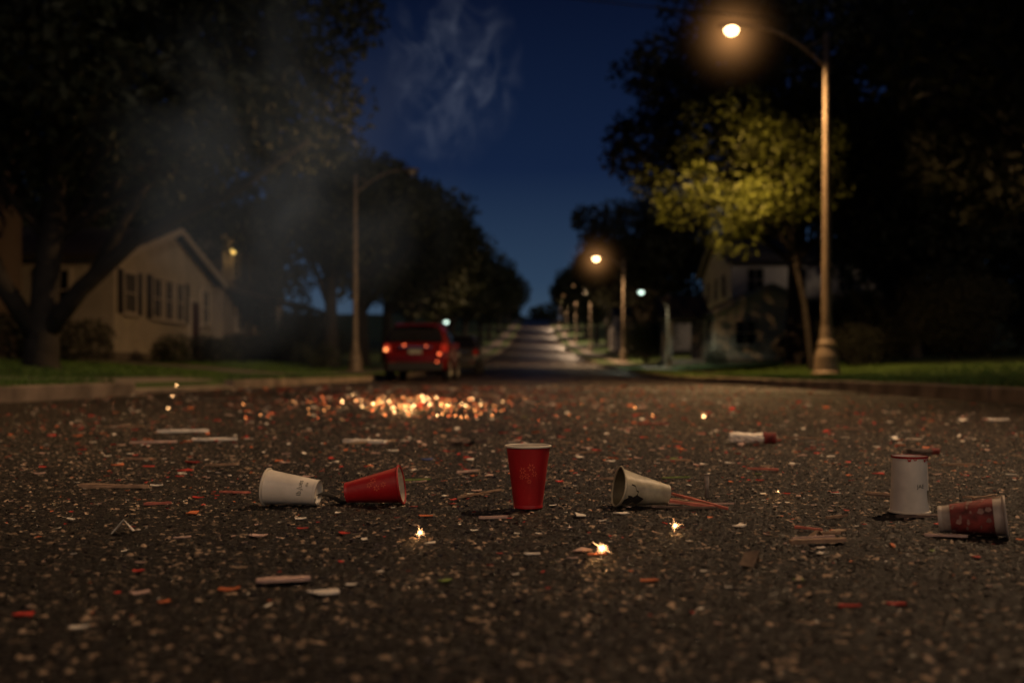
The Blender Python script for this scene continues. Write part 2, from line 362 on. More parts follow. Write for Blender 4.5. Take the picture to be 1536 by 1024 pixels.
def house(x,y0,y1,depth,eave,ridge,side,wallm,wins,sidewins,label,door=None,porch=False,chim=True,gable_street=True,shut=()):
    w=y1-y0; yc=(y0+y1)/2
    e=top('house',None,(x,yc,gz(x,yc)-.15),label,'house','houses along the street')
    if side>0: e.rotation_euler=(0,0,math.pi)
    h=w/2
    if gable_street:
        pr=[(-h,.35),(h,.35),(h,eave),(0,ridge),(-h,eave)]
        V=[(0,a,b) for a,b in pr]+[(-depth,a,b) for a,b in pr]
    else:
        pr=[(0,.35),(-depth,.35),(-depth,eave),(-depth/2,ridge),(0,eave)]
        V=[(a,-h,b) for a,b in pr]+[(a,h,b) for a,b in pr]
    F=[(0,1,2,3,4),(9,8,7,6,5)]+[(i,5+i,5+(i+1)%5,(i+1)%5) for i in range(5)]
    part('wall',mesh('wall',V,F,wallm),e)
    fb=MB(); fb.box((-depth/2,0,-.1),(depth+.1,w+.1,.9)); part('foundation',fb.mesh('foundation',M_found),e)
    rb=MB(); ov=.45; tbs=[]
    if gable_street:
        L=math.hypot(h,ridge-eave); an=math.atan2(ridge-eave,h)
        for s in(-1,1):
            M=Matrix.Rotation(-s*an,3,'X'); Lo=L+ov
            cy=s*(h+ov*math.cos(an))/2; cz=ridge-(h+ov*math.cos(an))/2*math.tan(an)+.10
            rb.box((-depth/2,cy,cz),(depth+2*ov,Lo,.14),M)
            tb=MB(); tb.box((ov+.02,cy,cz-.04),(.05,Lo,.24),M); tbs.append(tb)
    else:
        hd=depth/2; an=math.atan2(ridge-eave,hd); L=math.hypot(hd,ridge-eave)+ov
        for s in(-1,1):
            M=Matrix.Rotation(s*an,3,'Y'); cx=-hd+s*(hd+ov*math.cos(an))/2; cz=ridge-(hd+ov*math.cos(an))/2*math.tan(an)+.10
            rb.box((cx,0,cz),(L,w+2*ov,.14),M)
            for q in(-1,1): tb=MB(); tb.box((cx,q*(h+ov+.02),cz-.04),(L,.05,.24),M); tbs.append(tb)
    r=part('roof',rb.mesh('roof',M_roof),e)
    for tb in tbs: part('fascia',tb.mesh('fascia',M_trim),r)
    if chim:
        c=MB(); c.box((-depth*.55,w*.18,ridge+.1),(.7,.7,1.6)); c.box((-depth*.55,w*.18,ridge+.95),(.85,.85,.12)); part('chimney',c.mesh('chimney',M_brick),r)
    for (yy,zz,ww,hh) in wins:
        g,f,s=winmesh(ww,hh); wo=part('window',g,e,(.012,yy,zz)); part('frame',f,wo); part('sill',s,wo)
    for (yy,zz,hh) in shut:
        q=MB(); q.box((.03,0,0),(.05,.38,hh)); part('shutter',q.mesh('shutter',M_shut),e,(.012,yy,zz))
    for (xx,zz,ww,hh) in sidewins:
        g,f,s=winmesh(ww,hh)
        if side<0: wo=part('window',g,e,(xx,-h-.012,zz),rot=(0,0,-math.pi/2))
        else: wo=part('window',g,e,(xx,h+.012,zz),rot=(0,0,math.pi/2))
        part('frame',f,wo); part('sill',s,wo)
    if door is not None:
        d=MB(); d.box((.03,door,1.45),(.07,.95,2.1)); do=part('door',d.mesh('door',M_door),e)
        f=MB(); f.box((.04,door-.54,1.5),(.1,.1,2.3)); f.box((.04,door+.54,1.5),(.1,.1,2.3)); f.box((.04,door,2.6),(.1,.98,.12)); part('frame',f.mesh('frame',M_trim),do)
        k2=MB(); k2.ell((.1,door+.36,1.4),(.04,.04,.04)); part('handle',k2.mesh('handle',M_head,True),do)
        st=MB()
        for i in range(3): st.box((.4+.3*(2-i),door,.02+.13*i),(.9,1.6,.16))
        part('steps',st.mesh('steps',M_side),e)
    if porch:
        p=MB(); p.box((1.3,0,.18),(2.58,w*.9,.36)); part('porch_floor',p.mesh('porch_floor',M_side),e)
        for yy in np.linspace(-w*.43,w*.43,4):
            q=MB(); q.box((2.4,yy,1.5),(.18,.18,2.3)); q.box((2.4,yy,2.6),(.28,.28,.1)); part('porch_post',q.mesh('porch_post',M_trim),e)
        q=MB(); M=Matrix.Rotation(.22,3,'Y'); q.box((1.35,0,3.02),(3.1,w*1.0,.16),M); part('porch_roof',q.mesh('porch_roof',M_roof),e)
    return e
S1=siding('cream_siding',(.44,.39,.32)); S2=siding('grey_siding',(.34,.29,.24)); S3=siding('brown_siding',(.11,.08,.06)); S4=siding('white_siding',(.66,.58,.50)); S5=siding('pale_siding',(.66,.57,.47))
house(-14,33,43,9,3.5,5.0,-1,S1,[(-3.8,2.4,.9,1.3),(-1.35,2.4,.8,1.4),(-.2,2.4,.8,1.4),(.95,2.4,.8,1.4),(4.0,2.4,.8,1.3)],[(-2,2.4,1,1.3),(-5,2.4,1,1.3)],'cream clapboard bungalow with a triple front window',door=2.7,shut=[(-4.6,2.4,1.5),(-3.0,2.4,1.5),(-2.1,2.4,1.6),(1.7,2.4,1.6)],chim=False)
house(-14.5,46,57,9,5.8,7.8,-1,S2,[(-3,2.2,.9,1.4),(0,2.2,.9,1.4),(-3.6,4.7,.9,1.4),(-.6,4.7,.9,1.4),(3,4.7,.9,1.4)],[(-2,2.2,1,1.3),(-5,2.2,1,1.3),(-1.6,5.0,1,1.3),(-5,5.0,1,1.3)],'two-storey grey clapboard house with a porch',door=3,porch=True)
house(-15,17,29,10,6.2,8.6,-1,S3,[(3.8,4.9,1,1.5),(.4,4.9,1,1.4),(-3,4.9,1,1.4)],[(-3,2.3,1,1.4)],'dark brown two-storey house behind the big tree',door=-1)
hb=house(9.3,52,60,5.8,2.75,4.1,1,S5,[(-2.6,1.9,1,1.3),(2.6,1.9,1.4,1.3)],[(-1.6,1.7,1,1.2),(-4.2,1.7,1,1.2)],'low pale bungalow with dark shingle roof and gabled porch',door=0,porch=False,chim=False,gable_street=False)
for yy in(-1.5,1.5):
    q=MB(); q.box((2.0,yy,1.4),(.2,.2,2.2)); q.box((2.0,yy,2.55),(.32,.32,.12)); part('porch_post',q.mesh('porch_post',M_trim),hb)
q=MB(); q.box((1.15,0,.18),(2.3,3.6,.36)); part('porch_floor',q.mesh('porch_floor',M_side),hb)
V=[(0,-1.8,2.62),(0,1.8,2.62),(0,0,3.75),(2.3,-1.8,2.62),(2.3,1.8,2.62),(2.3,0,3.75)]
part('porch_gable',mesh('porch_gable',V,[(0,2,1),(3,4,5),(0,1,4,3),(1,2,5,4),(2,0,3,5)],M_trim),hb)
q=MB(); an=math.atan2(1.13,1.8)
for s in(-1,1): q.box((1.25,s*1.0,3.22),(2.8,2.5,.1),Matrix.Rotation(-s*an,3,'X'))
part('porch_roof',q.mesh('porch_roof',M_roof),hb)
house(12.9,66,77,10,6.4,8.4,1,S4,[(-3,2.2,1,1.4),(3,2.2,1,1.4),(-3,5,1,1.4),(0,5,1,1.4),(3,5,1,1.4)],[(-2,2.2,1,1.4),(-5,2.2,1,1.4),(-1.6,5.2,1,1.5),(-4.4,5.2,1,1.5),(-7.6,5.2,1,1.5)],'pale two-storey house rising behind the bungalow',door=0)
house(8.2,98,112,7,3.6,4.9,1,S4,[(-3,1.9,1,1.2)],[(-4,1.9,1,1.3)],'small pale garage building beside the street',door=2,chim=False)

# ------------------------------------------------------------------ street lamps
WARM=(1.0,.56,.22)
def lens_mat(name,col,s): return mat(name,(.8,.7,.5),.4,emit=col,estr=s)
M_lens=lens_mat('sodium_lens',(1,.62,.28),11); M_lens_w=lens_mat('white_lens',(.75,1,.85),2.6); M_lens_off=mat('unlit_lens',(.35,.32,.28),.2); M_lens_d=lens_mat('dim_lens',(1,.5,.2),.7)
M_bulb=lens_mat('porch_bulb',(1,.62,.15),2.0)
def lamp(x,y,H,arm,side,energy,label,lens=M_lens,col=WARM,ps=1.0,aim=None,rad=0,cone=150,head=1.0,blend=.6,pm=None):
    """side -1: arm points to -x"""
    pm=pm or M_pole
    e=top('street_lamp',None,(x,y,gz(x,y)-.03),label,'street lamp','street lamps')
    m=MB(); n=8; m.tube([(0,0,z) for z in np.linspace(.3,H-.15,n)],[ps*(.125-.055*i/(n-1)) for i in range(n)],14); part('pole',m.mesh('pole',pm,True),e)
    m=MB(); m.rev([(.34*ps,0),(.34*ps,.12),(.29*ps,.16),(.27*ps,.5),(.20*ps,.72),(.22*ps,.78),(.16*ps,.9),(.128*ps,1.2),(0,1.2)],20); part('base',m.mesh('base',pm,False),e)
    m=MB(); P=[(side*arm*t*.82,0,H-.95+.95*math.sin(t*math.pi/2)**.9) for t in np.linspace(0,1,12)]
    m.tube(P,[.045*ps-.012*ps*t for t in np.linspace(0,1,12)],10); m.tube([(0,0,H-.25),(side*arm*.22,0,H-.47)],[.02,.02],8)
    part('arm',m.mesh('arm',pm,True),e)
    hx=side*arm; m=MB(); m.ell((hx,0,H+.02),(.38*head,.16*head,.09*head),20,10); m.box((hx-side*.33*head,0,H),(.2*head,.1,.1)); hd=part('lamp_head',m.mesh('lamp_head',M_head,True),e)
    m=MB(); m.ell((hx+side*.05,0,H-.06*head),(.16*head,.14*head,.14*head),20,12); part('lens',m.mesh('lens',lens,True),hd)
    if energy>0:
        L=bpy.data.lights.new('lamp_light','SPOT'); L.energy=energy; L.color=col; L.spot_size=math.radians(cone); L.spot_blend=blend; L.shadow_soft_size=rad
        lo=bpy.data.objects.new('lamp_light',L); link(lo); lo.parent=e; lo.location=(hx+side*.05,0,H-.07*head-.17*head-rad-.02)
        if aim is not None:
            d=Vector(aim)-Vector((x+lo.location.x,y,e.location.z+lo.location.z)); lo.rotation_euler=d.to_track_quat('-Z','Y').to_euler()
    return e
lamp(6.7,23,8.1,2.15,-1,4000,'tall steel street lamp glowing warm over the road',aim=(3.4,25,0),cone=168)
lamp(6.3,72,7.6,1.95,-1,5000,'smaller warm street lamp farther up the road',cone=166,aim=(2,74,0),head=1.6,col=(1,.62,.32))
lamp(6.6,50,3.9,1.3,-1,420,'short post lamp with cool white light',lens=M_lens_w,col=(.95,1,.75),ps=.6,head=.9)
lamp(-7.1,39,7.9,2.15,1,0,'unlit street lamp pole with long arm',lens=M_lens_off,ps=.95,pm=M_pole)
lamp(-6.0,60,2.7,.5,1,120,'small post lamp with cool white light above the parked car',lens=M_lens_w,col=(.8,1,.8),ps=.5,head=.9)
lamp(6.5,120,8,2,-1,5000,'distant street lamp among the trees',cone=168,head=.8,lens=M_lens_d,col=(1,.66,.4))
lamp(6.5,165,8,2,-1,7000,'distant street lamp among the trees',cone=168,head=.8,lens=M_lens_d,col=(1,.66,.4))
lamp(6.5,215,8,2,-1,7000,'distant street lamp among the trees',cone=168,head=.8,lens=M_lens_d,col=(1,.66,.4))
lamp(6.5,270,8,2,-1,7000,'distant street lamp among the trees',cone=168,head=.8,lens=M_lens_d,col=(1,.66,.4))
lamp(5.3,4.6,5.4,2.0,-1,1250,'assumed off-view key lamp on the near kerb lighting the road',aim=(-1.0,5.2,0),cone=106,rad=.05,blend=.95,col=(1,.62,.33))  # assumed key light outside the view, placed to suit the cup shadows, modelled as a lamp
lamp(-5.6,-4.0,5.2,3.6,1,480,'added fill lamp on a pole behind the viewpoint',aim=(0,4.4,0),cone=36,rad=.45,blend=.95,col=(1,.64,.38))  # added fill light for the cup fronts, out of view, given a pole
lamp(-8.4,11.0,8.0,2.6,1,560,'added off-view lamp brightening the left roadside',aim=(-1.2,10.5,0),cone=104,rad=.1,blend=.9)  # added out-of-view light lifting the middle distance, built like the other lamps

def volume(name,loc,scale,dens,emi,col,nscale=None,lo=.35,hi=.75,dist=1.0,power=2.0,label=None,cat='smoke',kind=None,inner=.0,rot=None):
    m=bpy.data.materials.new(name); m.use_nodes=True; nt=m.node_tree; nt.nodes.clear(); N=nt.nodes.new; L=nt.links.new
    out=N('ShaderNodeOutputMaterial'); pv=N('ShaderNodeVolumePrincipled'); L(pv.outputs[0],out.inputs['Volume'])
    pv.inputs['Color'].default_value=(.85,.85,.85,1); pv.inputs['Anisotropy'].default_value=.3
    tc=N('ShaderNodeTexCoord'); ln=N('ShaderNodeVectorMath'); ln.operation='LENGTH'; L(tc.outputs['Object'],ln.inputs[0])
    fo=N('ShaderNodeMapRange'); fo.inputs['From Min'].default_value=1; fo.inputs['From Max'].default_value=inner; L(ln.outputs['Value'],fo.inputs['Value'])
    pw=N('ShaderNodeMath'); pw.operation='POWER'; pw.inputs[1].default_value=power; L(fo.outputs['Result'],pw.inputs[0]); f=pw.outputs[0]
    if nscale:
        n=N('ShaderNodeTexNoise'); n.inputs['Scale'].default_value=nscale; n.inputs['Detail'].default_value=5; n.inputs['Distortion'].default_value=dist; L(tc.outputs['Object'],n.inputs['Vector'])
        mr=N('ShaderNodeMapRange'); mr.inputs['From Min'].default_value=lo; mr.inputs['From Max'].default_value=hi; L(n.outputs['Fac'],mr.inputs['Value'])
        mu=N('ShaderNodeMath'); mu.operation='MULTIPLY'; L(f,mu.inputs[0]); L(mr.outputs['Result'],mu.inputs[1]); f=mu.outputs[0]
    d=N('ShaderNodeMath'); d.operation='MULTIPLY'; d.inputs[1].default_value=dens; L(f,d.inputs[0]); L(d.outputs[0],pv.inputs['Density'])
    q=N('ShaderNodeMath'); q.operation='MULTIPLY'; q.inputs[1].default_value=emi; L(f,q.inputs[0]); L(q.outputs[0],pv.inputs['Emission Strength'])
    pv.inputs['Emission Color'].default_value=(*col,1)
    b=MB(); b.ell((0,0,0),(1,1,1),24,16); o=top(name,b.mesh(name,m),loc,label,cat,kind=kind,rot=rot); o.scale=scale; return o
volume('lamp_halo',(4.5,23,8.05),(2.1,2.1,2.1),0,1.15,(1,.44,.14),power=7.5,label='added warm glow round the street lamp',cat='halo',kind='stuff')  # emission-only ball imitating the lamp's glow, scatters nothing
volume('lamp_halo',(4.3,72,8.4),(3.4,3.4,3.4),0,.45,(1,.44,.14),power=7,label='added warm glow round the street lamp',cat='halo',kind='stuff')  # same imitated glow, wider, round the farther lamp
volume('smoke_cloud',(-3.9,15.0,3.2),(3.0,2.0,3.4),.025,.046,(.64,.64,.62),1.4,.42,.74,1.4,1.0,'thin grey firework smoke drifting past the tree')  # emission tops up the light this smoke scatters
volume('smoke_wisp',(-1.2,14,4.5),(1.05,.7,1.45),0,.78,(.44,.50,.62),1.7,.54,.80,2.2,.8,'curling pale smoke wisp against the blue sky')  # emission only, standing in for sky light scattered by the smoke

def walllight(x,y,z,m,label,en):
    b=MB(); b.box((0,0,0),(.06,.12,.2)); b.tube([(.03,0,.05),(.16,0,.1)],[.015,.015],8)
    e=top('porch_light',b.mesh('porch_light',M_head),(x,y,z),label,'wall light')
    g=MB(); g.ell((.2,0,.05),(.10,.10,.12)); part('lamp_shade',g.mesh('lamp_shade',m,True),e)
    L=bpy.data.lights.new('porch_glow','POINT'); L.energy=en; L.color=(1,.6,.2); L.shadow_soft_size=0
    lo=bpy.data.objects.new('porch_glow',L); link(lo); lo.parent=e; lo.location=(.36,0,.05)
walllight(-14.4,46.6,gz(-14,47)+5.0,M_bulb,'yellow porch light fixed to the house wall',8)
m=MB(); A=Vector((-15,18,9.7)); B=Vector((6.7,23,8.35)); pts=[]
for i in range(25):
    t=i/24; p=A.lerp(B,t); p.z-=.7*4*t*(1-t)*.6; pts.append(p)
m.tube(pts,[.014]*25,6); top('overhead_cable',m.mesh('overhead_cable',mat('cable_rubber',(.02,.02,.02),.6)),label='thin black overhead cable strung to the street lamp',cat='cable')

# ------------------------------------------------------------------ cars
M_redp=mat('red_car_paint',(.085,.004,.004),.25,var=.1,vscale=2); M_darkp=mat('dark_car_paint',(.02,.02,.025),.3,var=.1)
M_cg=mat('car_glass',(.008,.008,.01),.08); M_rub=mat('tyre_rubber',(.02,.02,.02),.85,var=.2,vscale=20); M_rim=mat('alloy_rim',(.35,.33,.3),.35,metal=.8)
M_plas=mat('black_plastic',(.015,.015,.015),.6); M_tail=mat('tail_light_lit',(.35,.02,.01),.3,emit=(1,.06,.02),estr=.15)
M_tail2=mat('tail_light',(.3,.02,.01),.25,emit=(1,.05,.02),estr=.02)
M_ind=mat('indicator_lit',(.6,.3,.05),.3,emit=(1,.30,.09),estr=3); M_brk=mat('brake_lit',(.6,.1,.05),.3,emit=(1,.16,.05),estr=2.4); M_chr=mat('chrome_trim',(.5,.5,.5),.2,metal=1); M_plate=mat('plate_white',(.25,.25,.22),.5,var=.05)
ST=[(0.00,.42,.70,.62,.74,.66,.70),(.05,.32,.80,.70,.86,.78,.82),(.10,.28,.84,.92,.89,1.00,.84),(.16,.27,.86,1.00,.90,1.10,.80),(.30,.26,.88,1.02,.90,1.36,.72),(.44,.26,.88,1.02,.90,1.50,.66),(.62,.25,.88,1.01,.90,1.56,.65),
    (1.5,.25,.88,1.0,.90,1.60,.66),(2.3,.25,.88,.99,.90,1.55,.64),(2.65,.25,.88,.98,.89,1.38,.68),(3.15,.25,.88,.96,.88,1.04,.78),(3.7,.26,.86,.90,.86,.96,.74),(4.12,.28,.80,.76,.80,.84,.66),(4.28,.34,.70,.60,.72,.68,.6),(4.32,.42,.6,.55,.6,.6,.5)]
def half(s):
    y,zb,wb,zt,wt,zr,wr=s
    return [(0,zb),(wb*.85,zb),(wb,zb+.06),(wb+.02,zb+(zt-zb)*.5),(wt,zt),((wt*.35+wr*.65),zt+(zr-zt)*.72),(wr,zr-.03*min(1,(zr-zt)*4)),(wr*.75,zr+.012),(0,zr+.03)]
def ifst(y):
    ysl=[s[0] for s in ST]; return tuple([y]+[float(np.interp(y,ysl,[s[k] for s in ST])) for k in range(1,7)])
def car(x,y,paint,lit,label):
    e=top('parked_car',None,(x,y,gz(x,y)+.085),label,'car','cars parked along the kerb')
    V=[];F=[]
    yl=sorted(set([s[0] for s in ST]+list(np.arange(.8,4.1,.25))))
    for yy in yl:
        h=half(ifst(yy)); ring=[(a,b) for a,b in h]+[(-a,b) for a,b in h[-2:0:-1]]
        V+=[(a,yy,b) for a,b in ring]
    n=len(ring)
    for i in range(len(yl)-1):
        for k2 in range(n): F.append((i*n+k2,i*n+(k2+1)%n,(i+1)*n+(k2+1)%n,(i+1)*n+k2))
    F.append(tuple(range(n))[::-1]); F.append(tuple((len(yl)-1)*n+i for i in range(n)))
    b=part('body',mesh('body',V,F,paint,True),e)
    V=[];F=[]
    for (yy,w,z) in [(.155,.76,1.06),(.235,.72,1.25),(.315,.67,1.395),(.40,.60,1.475)]:
        for t in(-1,-.5,0,.5,1): V.append((t*w,yy-.055-.02*(1-t*t),z+.03))
    for i in range(3):
        for j in range(4): F.append((i*5+j,i*5+j+1,i*5+6+j,i*5+5+j))
    part('rear_window',mesh('rear_window',V,F,M_cg,True),e)
    for s in(-1,1):
        for (ya,yb) in [(.55,1.35),(1.42,2.25)]:
            V=[];F=[]
            L=6
            for i in range(L+1):
                yy=ya+(yb-ya)*i/L; st=ifst(yy); y_,zb,wb,zt,wt,zr,wr=st
                kx=wt*.35+wr*.65; kz=zt+(zr-zt)*.72
                for t in(.12,.95): V.append((s*((wt+(kx-wt)*t)+.012),yy,zt+(kz-zt)*t))
            for i in range(L): F.append((2*i,2*i+2,2*i+3,2*i+1))
            part('side_window',mesh('side_window',V,F,M_cg,True),e)
        m=MB(); m.box((s*.92,2.35,1.02),(.18,.1,.13),Matrix.Rotation(.2,3,'Z'),.8); part('wing_mirror',m.mesh('wing_mirror',paint),e)
        m=MB(); m.box((s*.78,.075,.90),(.18,.12,.20),Matrix.Rotation(s*-.25,3,'Z'),.8); part('tail_light',m.mesh('tail_light',lit),e)
        m=MB(); m.box((s*.62,.0,.5),(.16,.05,.06)); part('reflector',m.mesh('reflector',M_tail2),e)
        m=MB(); m.box((s*.6,4.1,.66),(.3,.18,.14),None,.7); part('headlight',m.mesh('headlight',M_chr),e)
        m=MB(); m.tube([(s*.60,.7,1.60),(s*.61,1.5,1.66),(s*.59,2.2,1.62)],[.018]*3,6); part('roof_rail',m.mesh('roof_rail',M_chr),e)
        for yy in(.80,3.45):
            w=part('wheel',None,e,(s*.80,yy,.31))
            m=MB(); c=[(.20,-.10),(.29,-.105),(.325,-.07),(.33,0),(.325,.07),(.29,.105),(.20,.10)]; m.rev(c,28,close=True)
            part('tyre',m.mesh('tyre',M_rub,True),w,rot=(0,math.pi/2,0))
            m=MB(); m.rev([(.0,.06),(.05,.09),(.06,.07),(.19,.075),(.2,.1),(.205,0),(0,-.05)],28)
            for q in range(5):
                a=q*2*math.pi/5; m.box((math.cos(a)*.12,math.sin(a)*.12,.085),(.16,.035,.02),Matrix.Rotation(a,3,'Z'))
            part('rim',m.mesh('rim',M_rim),w,rot=(0,s*math.pi/2,0))
            m=MB(); P=[(s*.885,yy+.40*math.cos(t),.31+.40*math.sin(t)) for t in np.linspace(-.1,math.pi+.1,14)]; m.tube(P,[.035]*14,8); part('wheel_arch',m.mesh('wheel_arch',M_plas,True),e)
    m=MB(); m.box((0,.0,.40),(1.5,.12,.22),None,.97); part('bumper',m.mesh('bumper',M_plas),e)
    m=MB(); m.box((0,.005,.80),(.36,.03,.12)); part('licence_plate',m.mesh('licence_plate',M_plate),e)
    m=MB(); m.box((0,.30,1.555),(1.15,.26,.035)); part('spoiler',m.mesh('spoiler',paint),e)
    m=MB(); m.box((0,.03,.93),(.9,.04,.03)); part('boot_trim',m.mesh('boot_trim',M_chr),e)
    return e
c1=car(-3.32,27.2,M_redp,M_tail,'dark red hatchback with glowing tail lights parked at the kerb')
for nm,xx,zz,mm,r in [('hazard_lamp',-.80,.86,M_ind,.05),('brake_lamp',-.30,.98,M_brk,.03),('brake_lamp',.66,.74,M_brk,.04),('brake_lamp',.60,.52,M_brk,.03),('brake_lamp',.30,.95,M_brk,.022)]:
    m=MB(); m.ell((xx,-.0,zz),(r,.05,r)); part(nm,m.mesh(nm,mm,True),c1)
c2=car(-3.2,39.5,M_darkp,M_tail2,'dark car parked ahead of the red hatchback')

# ------------------------------------------------------------------ paper cups
def papermat(name,col,var=.1,stain=None):
    return mat(name,col,.5,var=var,vscale=25,bump=.0004,bscale=120)
M_red=papermat('red_paper',(.34,.006,.009),.15); M_white=papermat('white_paper',(.64,.59,.51),.16); M_cream=papermat('soiled_cream_paper',(.38,.34,.24),.55)
M_rimw=papermat('rim_white',(.62,.56,.46),.05); M_in=papermat('cup_inside',(.55,.48,.38),.1); M_ind2=papermat('burnt_inside',(.09,.08,.05),.6); M_inr=papermat('dark_inside',(.13,.10,.085),.5); M_ink=mat('print_ink',(.06,.07,.06),.6,var=.2,vscale=200)  # lining of the fallen printed cup is a darker, mottled brown
M_redink=mat('red_print',(.34,.012,.012),.6,var=.35,vscale=80); M_fade=mat('faded_red_print',(.22,.035,.028),.65,var=.7,vscale=60); M_soft=mat('light_red_print',(.60,.09,.05),.5); M_soot=mat('soot',(.012,.010,.008),.95,var=.3,vscale=60)
M_mark=mat('worn_white_print',(.36,.20,.16),.6,var=.5,vscale=80)
def cup(loc,axis,roll,rb,rt,h,mo,label,inv=False,rimm=None,dent=0,seed=0,inside=None):
    t=.0007
    m=MB()
    N=14
    outer=[(rb+(rt-rb)*i/N,h*i/N) for i in range(N+1)]
    m.rev(outer,64)
    def warp(v):
        x,y,z=v
        if dent:
            an=math.atan2(y,x); k=1-dent*(.6*math.exp(-((an-1.2)/.5)**2)*math.exp(-((z/h-.75)/.3)**2)+.25*math.sin(3*an+seed)*(z/h)**2)
            return (x*k,y*k,z)
        return v
    w=[warp(v) for v in m.v]
    axis=Vector(axis).normalized(); q=axis.to_track_quat('Z','Y')@Quaternion((0,0,1),roll)
    e=bpy.data.objects.new('paper_cup',mesh('paper_cup',w,m.f,mo,True)); link(e); e['label']=label; e['category']='paper cup'; e['group']='paper cups on the road'
    e.rotation_mode='QUATERNION'; e.rotation_quaternion=q; e.location=loc
    m=MB(); m.rev([(rb-t+(rt-rb)*i/N,h*i/N if i else .006) for i in range(N+1)],64); m.rev([(rb-t+.0003,.006),(0.0001,.0065)],64)
    part('cup_lining',mesh('cup_lining',[warp(v) for v in m.v],m.f,inside or M_in,True),e)
    m=MB(); rr=.0021; m.rev([(rt+rr*.55+rr*math.cos(k),h+rr*math.sin(k)*1.1) for k in np.linspace(0,2*math.pi,11)[:-1]],64,close=True)
    part('rim',mesh('rim',[warp(v) for v in m.v],m.f,rimm or M_rimw,True),e)
    m=MB(); m.rev([(rb+.0009,.0001),(rb+.0012,.0045),(rb+.0004,.0065)],64); m.rev([(rb-.001,.0),(rb-.0012,.0058),(0.0001,.0056)],64)
    part('base_ring',m.mesh('base_ring',mo,True),e)
    return e
def wrap(e,name,V2,F,rb,rt,h,z0,th0,m,off=.0005,rot90=False):
    out=[]
    for (u,v) in V2:
        if rot90: u,v=-v,u
        z=z0+v; r=rb+(rt-rb)*z/h+off; an=th0+u/r; out.append((r*math.cos(an),r*math.sin(an),z))
    return part(name,mesh(name,out,F,m),e)
def text2d(s,size):
    c=bpy.data.curves.new('txt','FONT'); c.body=s; c.size=size; c.align_x='CENTER'; c.align_y='CENTER'; c.resolution_u=3
    o=bpy.data.objects.new('txt',c); link(o); bpy.context.view_layer.update()
    me=bpy.data.meshes.new_from_object(o.evaluated_get(bpy.context.evaluated_depsgraph_get()))
    V=[(v.co.x,v.co.y) for v in me.vertices]; F=[tuple(p.vertices) for p in me.polygons]
    bpy.data.objects.remove(o); bpy.data.curves.remove(c); bpy.data.meshes.remove(me); return V,F
def flower2d(r):
    V=[];F=[]
    for p in range(6):
        a=p*math.pi/3
        n=len(V)
        for (ru,wv) in [(.25,0),(.6,.22),(1,0),(.6,-.22)]:
            V.append((r*(ru*math.cos(a)-wv*math.sin(a)),r*(ru*math.sin(a)+wv*math.cos(a))))
        F.append((n,n+3,n+2,n+1))
    return V,F
def lying(bx,by,dirx,diry,rb,rt,h,**k):
    a=math.atan2(rt-rb,h); l=math.hypot(dirx,diry)
    return (bx,by,rb*math.cos(a)+.0036),(dirx/l*math.cos(a),diry/l*math.cos(a),math.sin(a))
H0=.115
e=cup((-.016,1.872,.0025),(0,0,1),0,.0265,.0410,H0,M_red,'red paper cup with white rim standing upright on asphalt')
q=e.rotation_quaternion
for (u,v,r) in [(-.010,.072,.007),(.006,.078,.008),(-.002,.062,.006),(.012,.066,.006),(-.012,.060,.005),(.002,.052,.005)]:
    V,F=flower2d(r)
    loc=q.inverted()@Vector((0,-1,0)); th=math.atan2(loc.y,loc.x)
    wrap(e,'printed_flower',[(a+u,b) for a,b in V],F,.0265,.0410,H0,v,th,M_soft,.0005)
def facing(e,target=(0,-.9,.35)):
    l=e.rotation_quaternion.inverted()@Vector(target); return math.atan2(l.y,l.x)
rb,rt,h=.0235,.0335,.102
loc,ax=lying(-.415,1.895,-.98,.10,rb,rt,h); e=cup(loc,ax,0,rb,rt,h,M_white,'white paper cup lying on its side, faint printed lettering',dent=0,seed=1)
th=facing(e)
V,F=text2d('Ib.Jues',.0125); wrap(e,'printed_lettering',V,F,rb,rt,h,.030,th,M_ink,.0006)
V,F=text2d('the',.007); wrap(e,'printed_lettering',V,F,rb,rt,h,.018,th+.3,M_ink,.0006)
rb,rt,h=.019,.0355,.108
loc,ax=lying(-.370,1.935,.97,-.03,rb,rt,h); e=cup(loc,ax,0,rb,rt,h,M_red,'red paper cup lying on its side beside a white cup',rimm=M_redink,dent=.04,seed=2)
th=facing(e)
for (u,v,r) in [(-.008,.06,.007),(.008,.066,.007),(0,.052,.006),(.004,.08,.006)]:
    V,F=flower2d(r); wrap(e,'printed_flower',[(a+u,b) for a,b in V],F,rb,rt,h,v,th,M_soft,.0009)
rb,rt,h=.0185,.0365,.098
loc,ax=lying(.250,1.905,-.95,-.22,rb,rt,h); e=cup(loc,ax,0,rb,rt,h,M_cream,'scorched cream paper cup lying beside burnt sticks',dent=.20,seed=5,inside=M_ind2,rimm=M_cream)
th=facing(e,(0.1,-.9,-.2))
V=[(0,0)];F=[]; n=20
for i in range(n):
    a=2*math.pi*i/n; r=1+.35*math.sin(3*a+1)+.2*math.sin(7*a); V.append((.019*r*math.cos(a),.016*r*math.sin(a)))
for i in range(n): F.append((0,1+i,1+(i+1)%n))
wrap(e,'burn_mark',V,F,rb,rt,h,.078,th-.2,M_soot,.0012)
rb,rt,h=.0300,.0340,.100
e=cup((.674,1.80,h+.005),(0,0,-1),0,rb,rt,h,M_white,'white paper cup standing upside down with a red band')
th=facing(e,(.25,-.95,0)); V,F=text2d('JAE',.0100); V=[(-a,-b) for a,b in V]
wrap(e,'printed_lettering',V,F,rb,rt,h,.052,th,M_ink,.0006)
m=MB(); m.rev([(rb+.0016,-.0006),(rb+.0018,.0025),(rb+.0008,.0040)],64); part('red_band',m.mesh('red_band',M_redink,True),e)
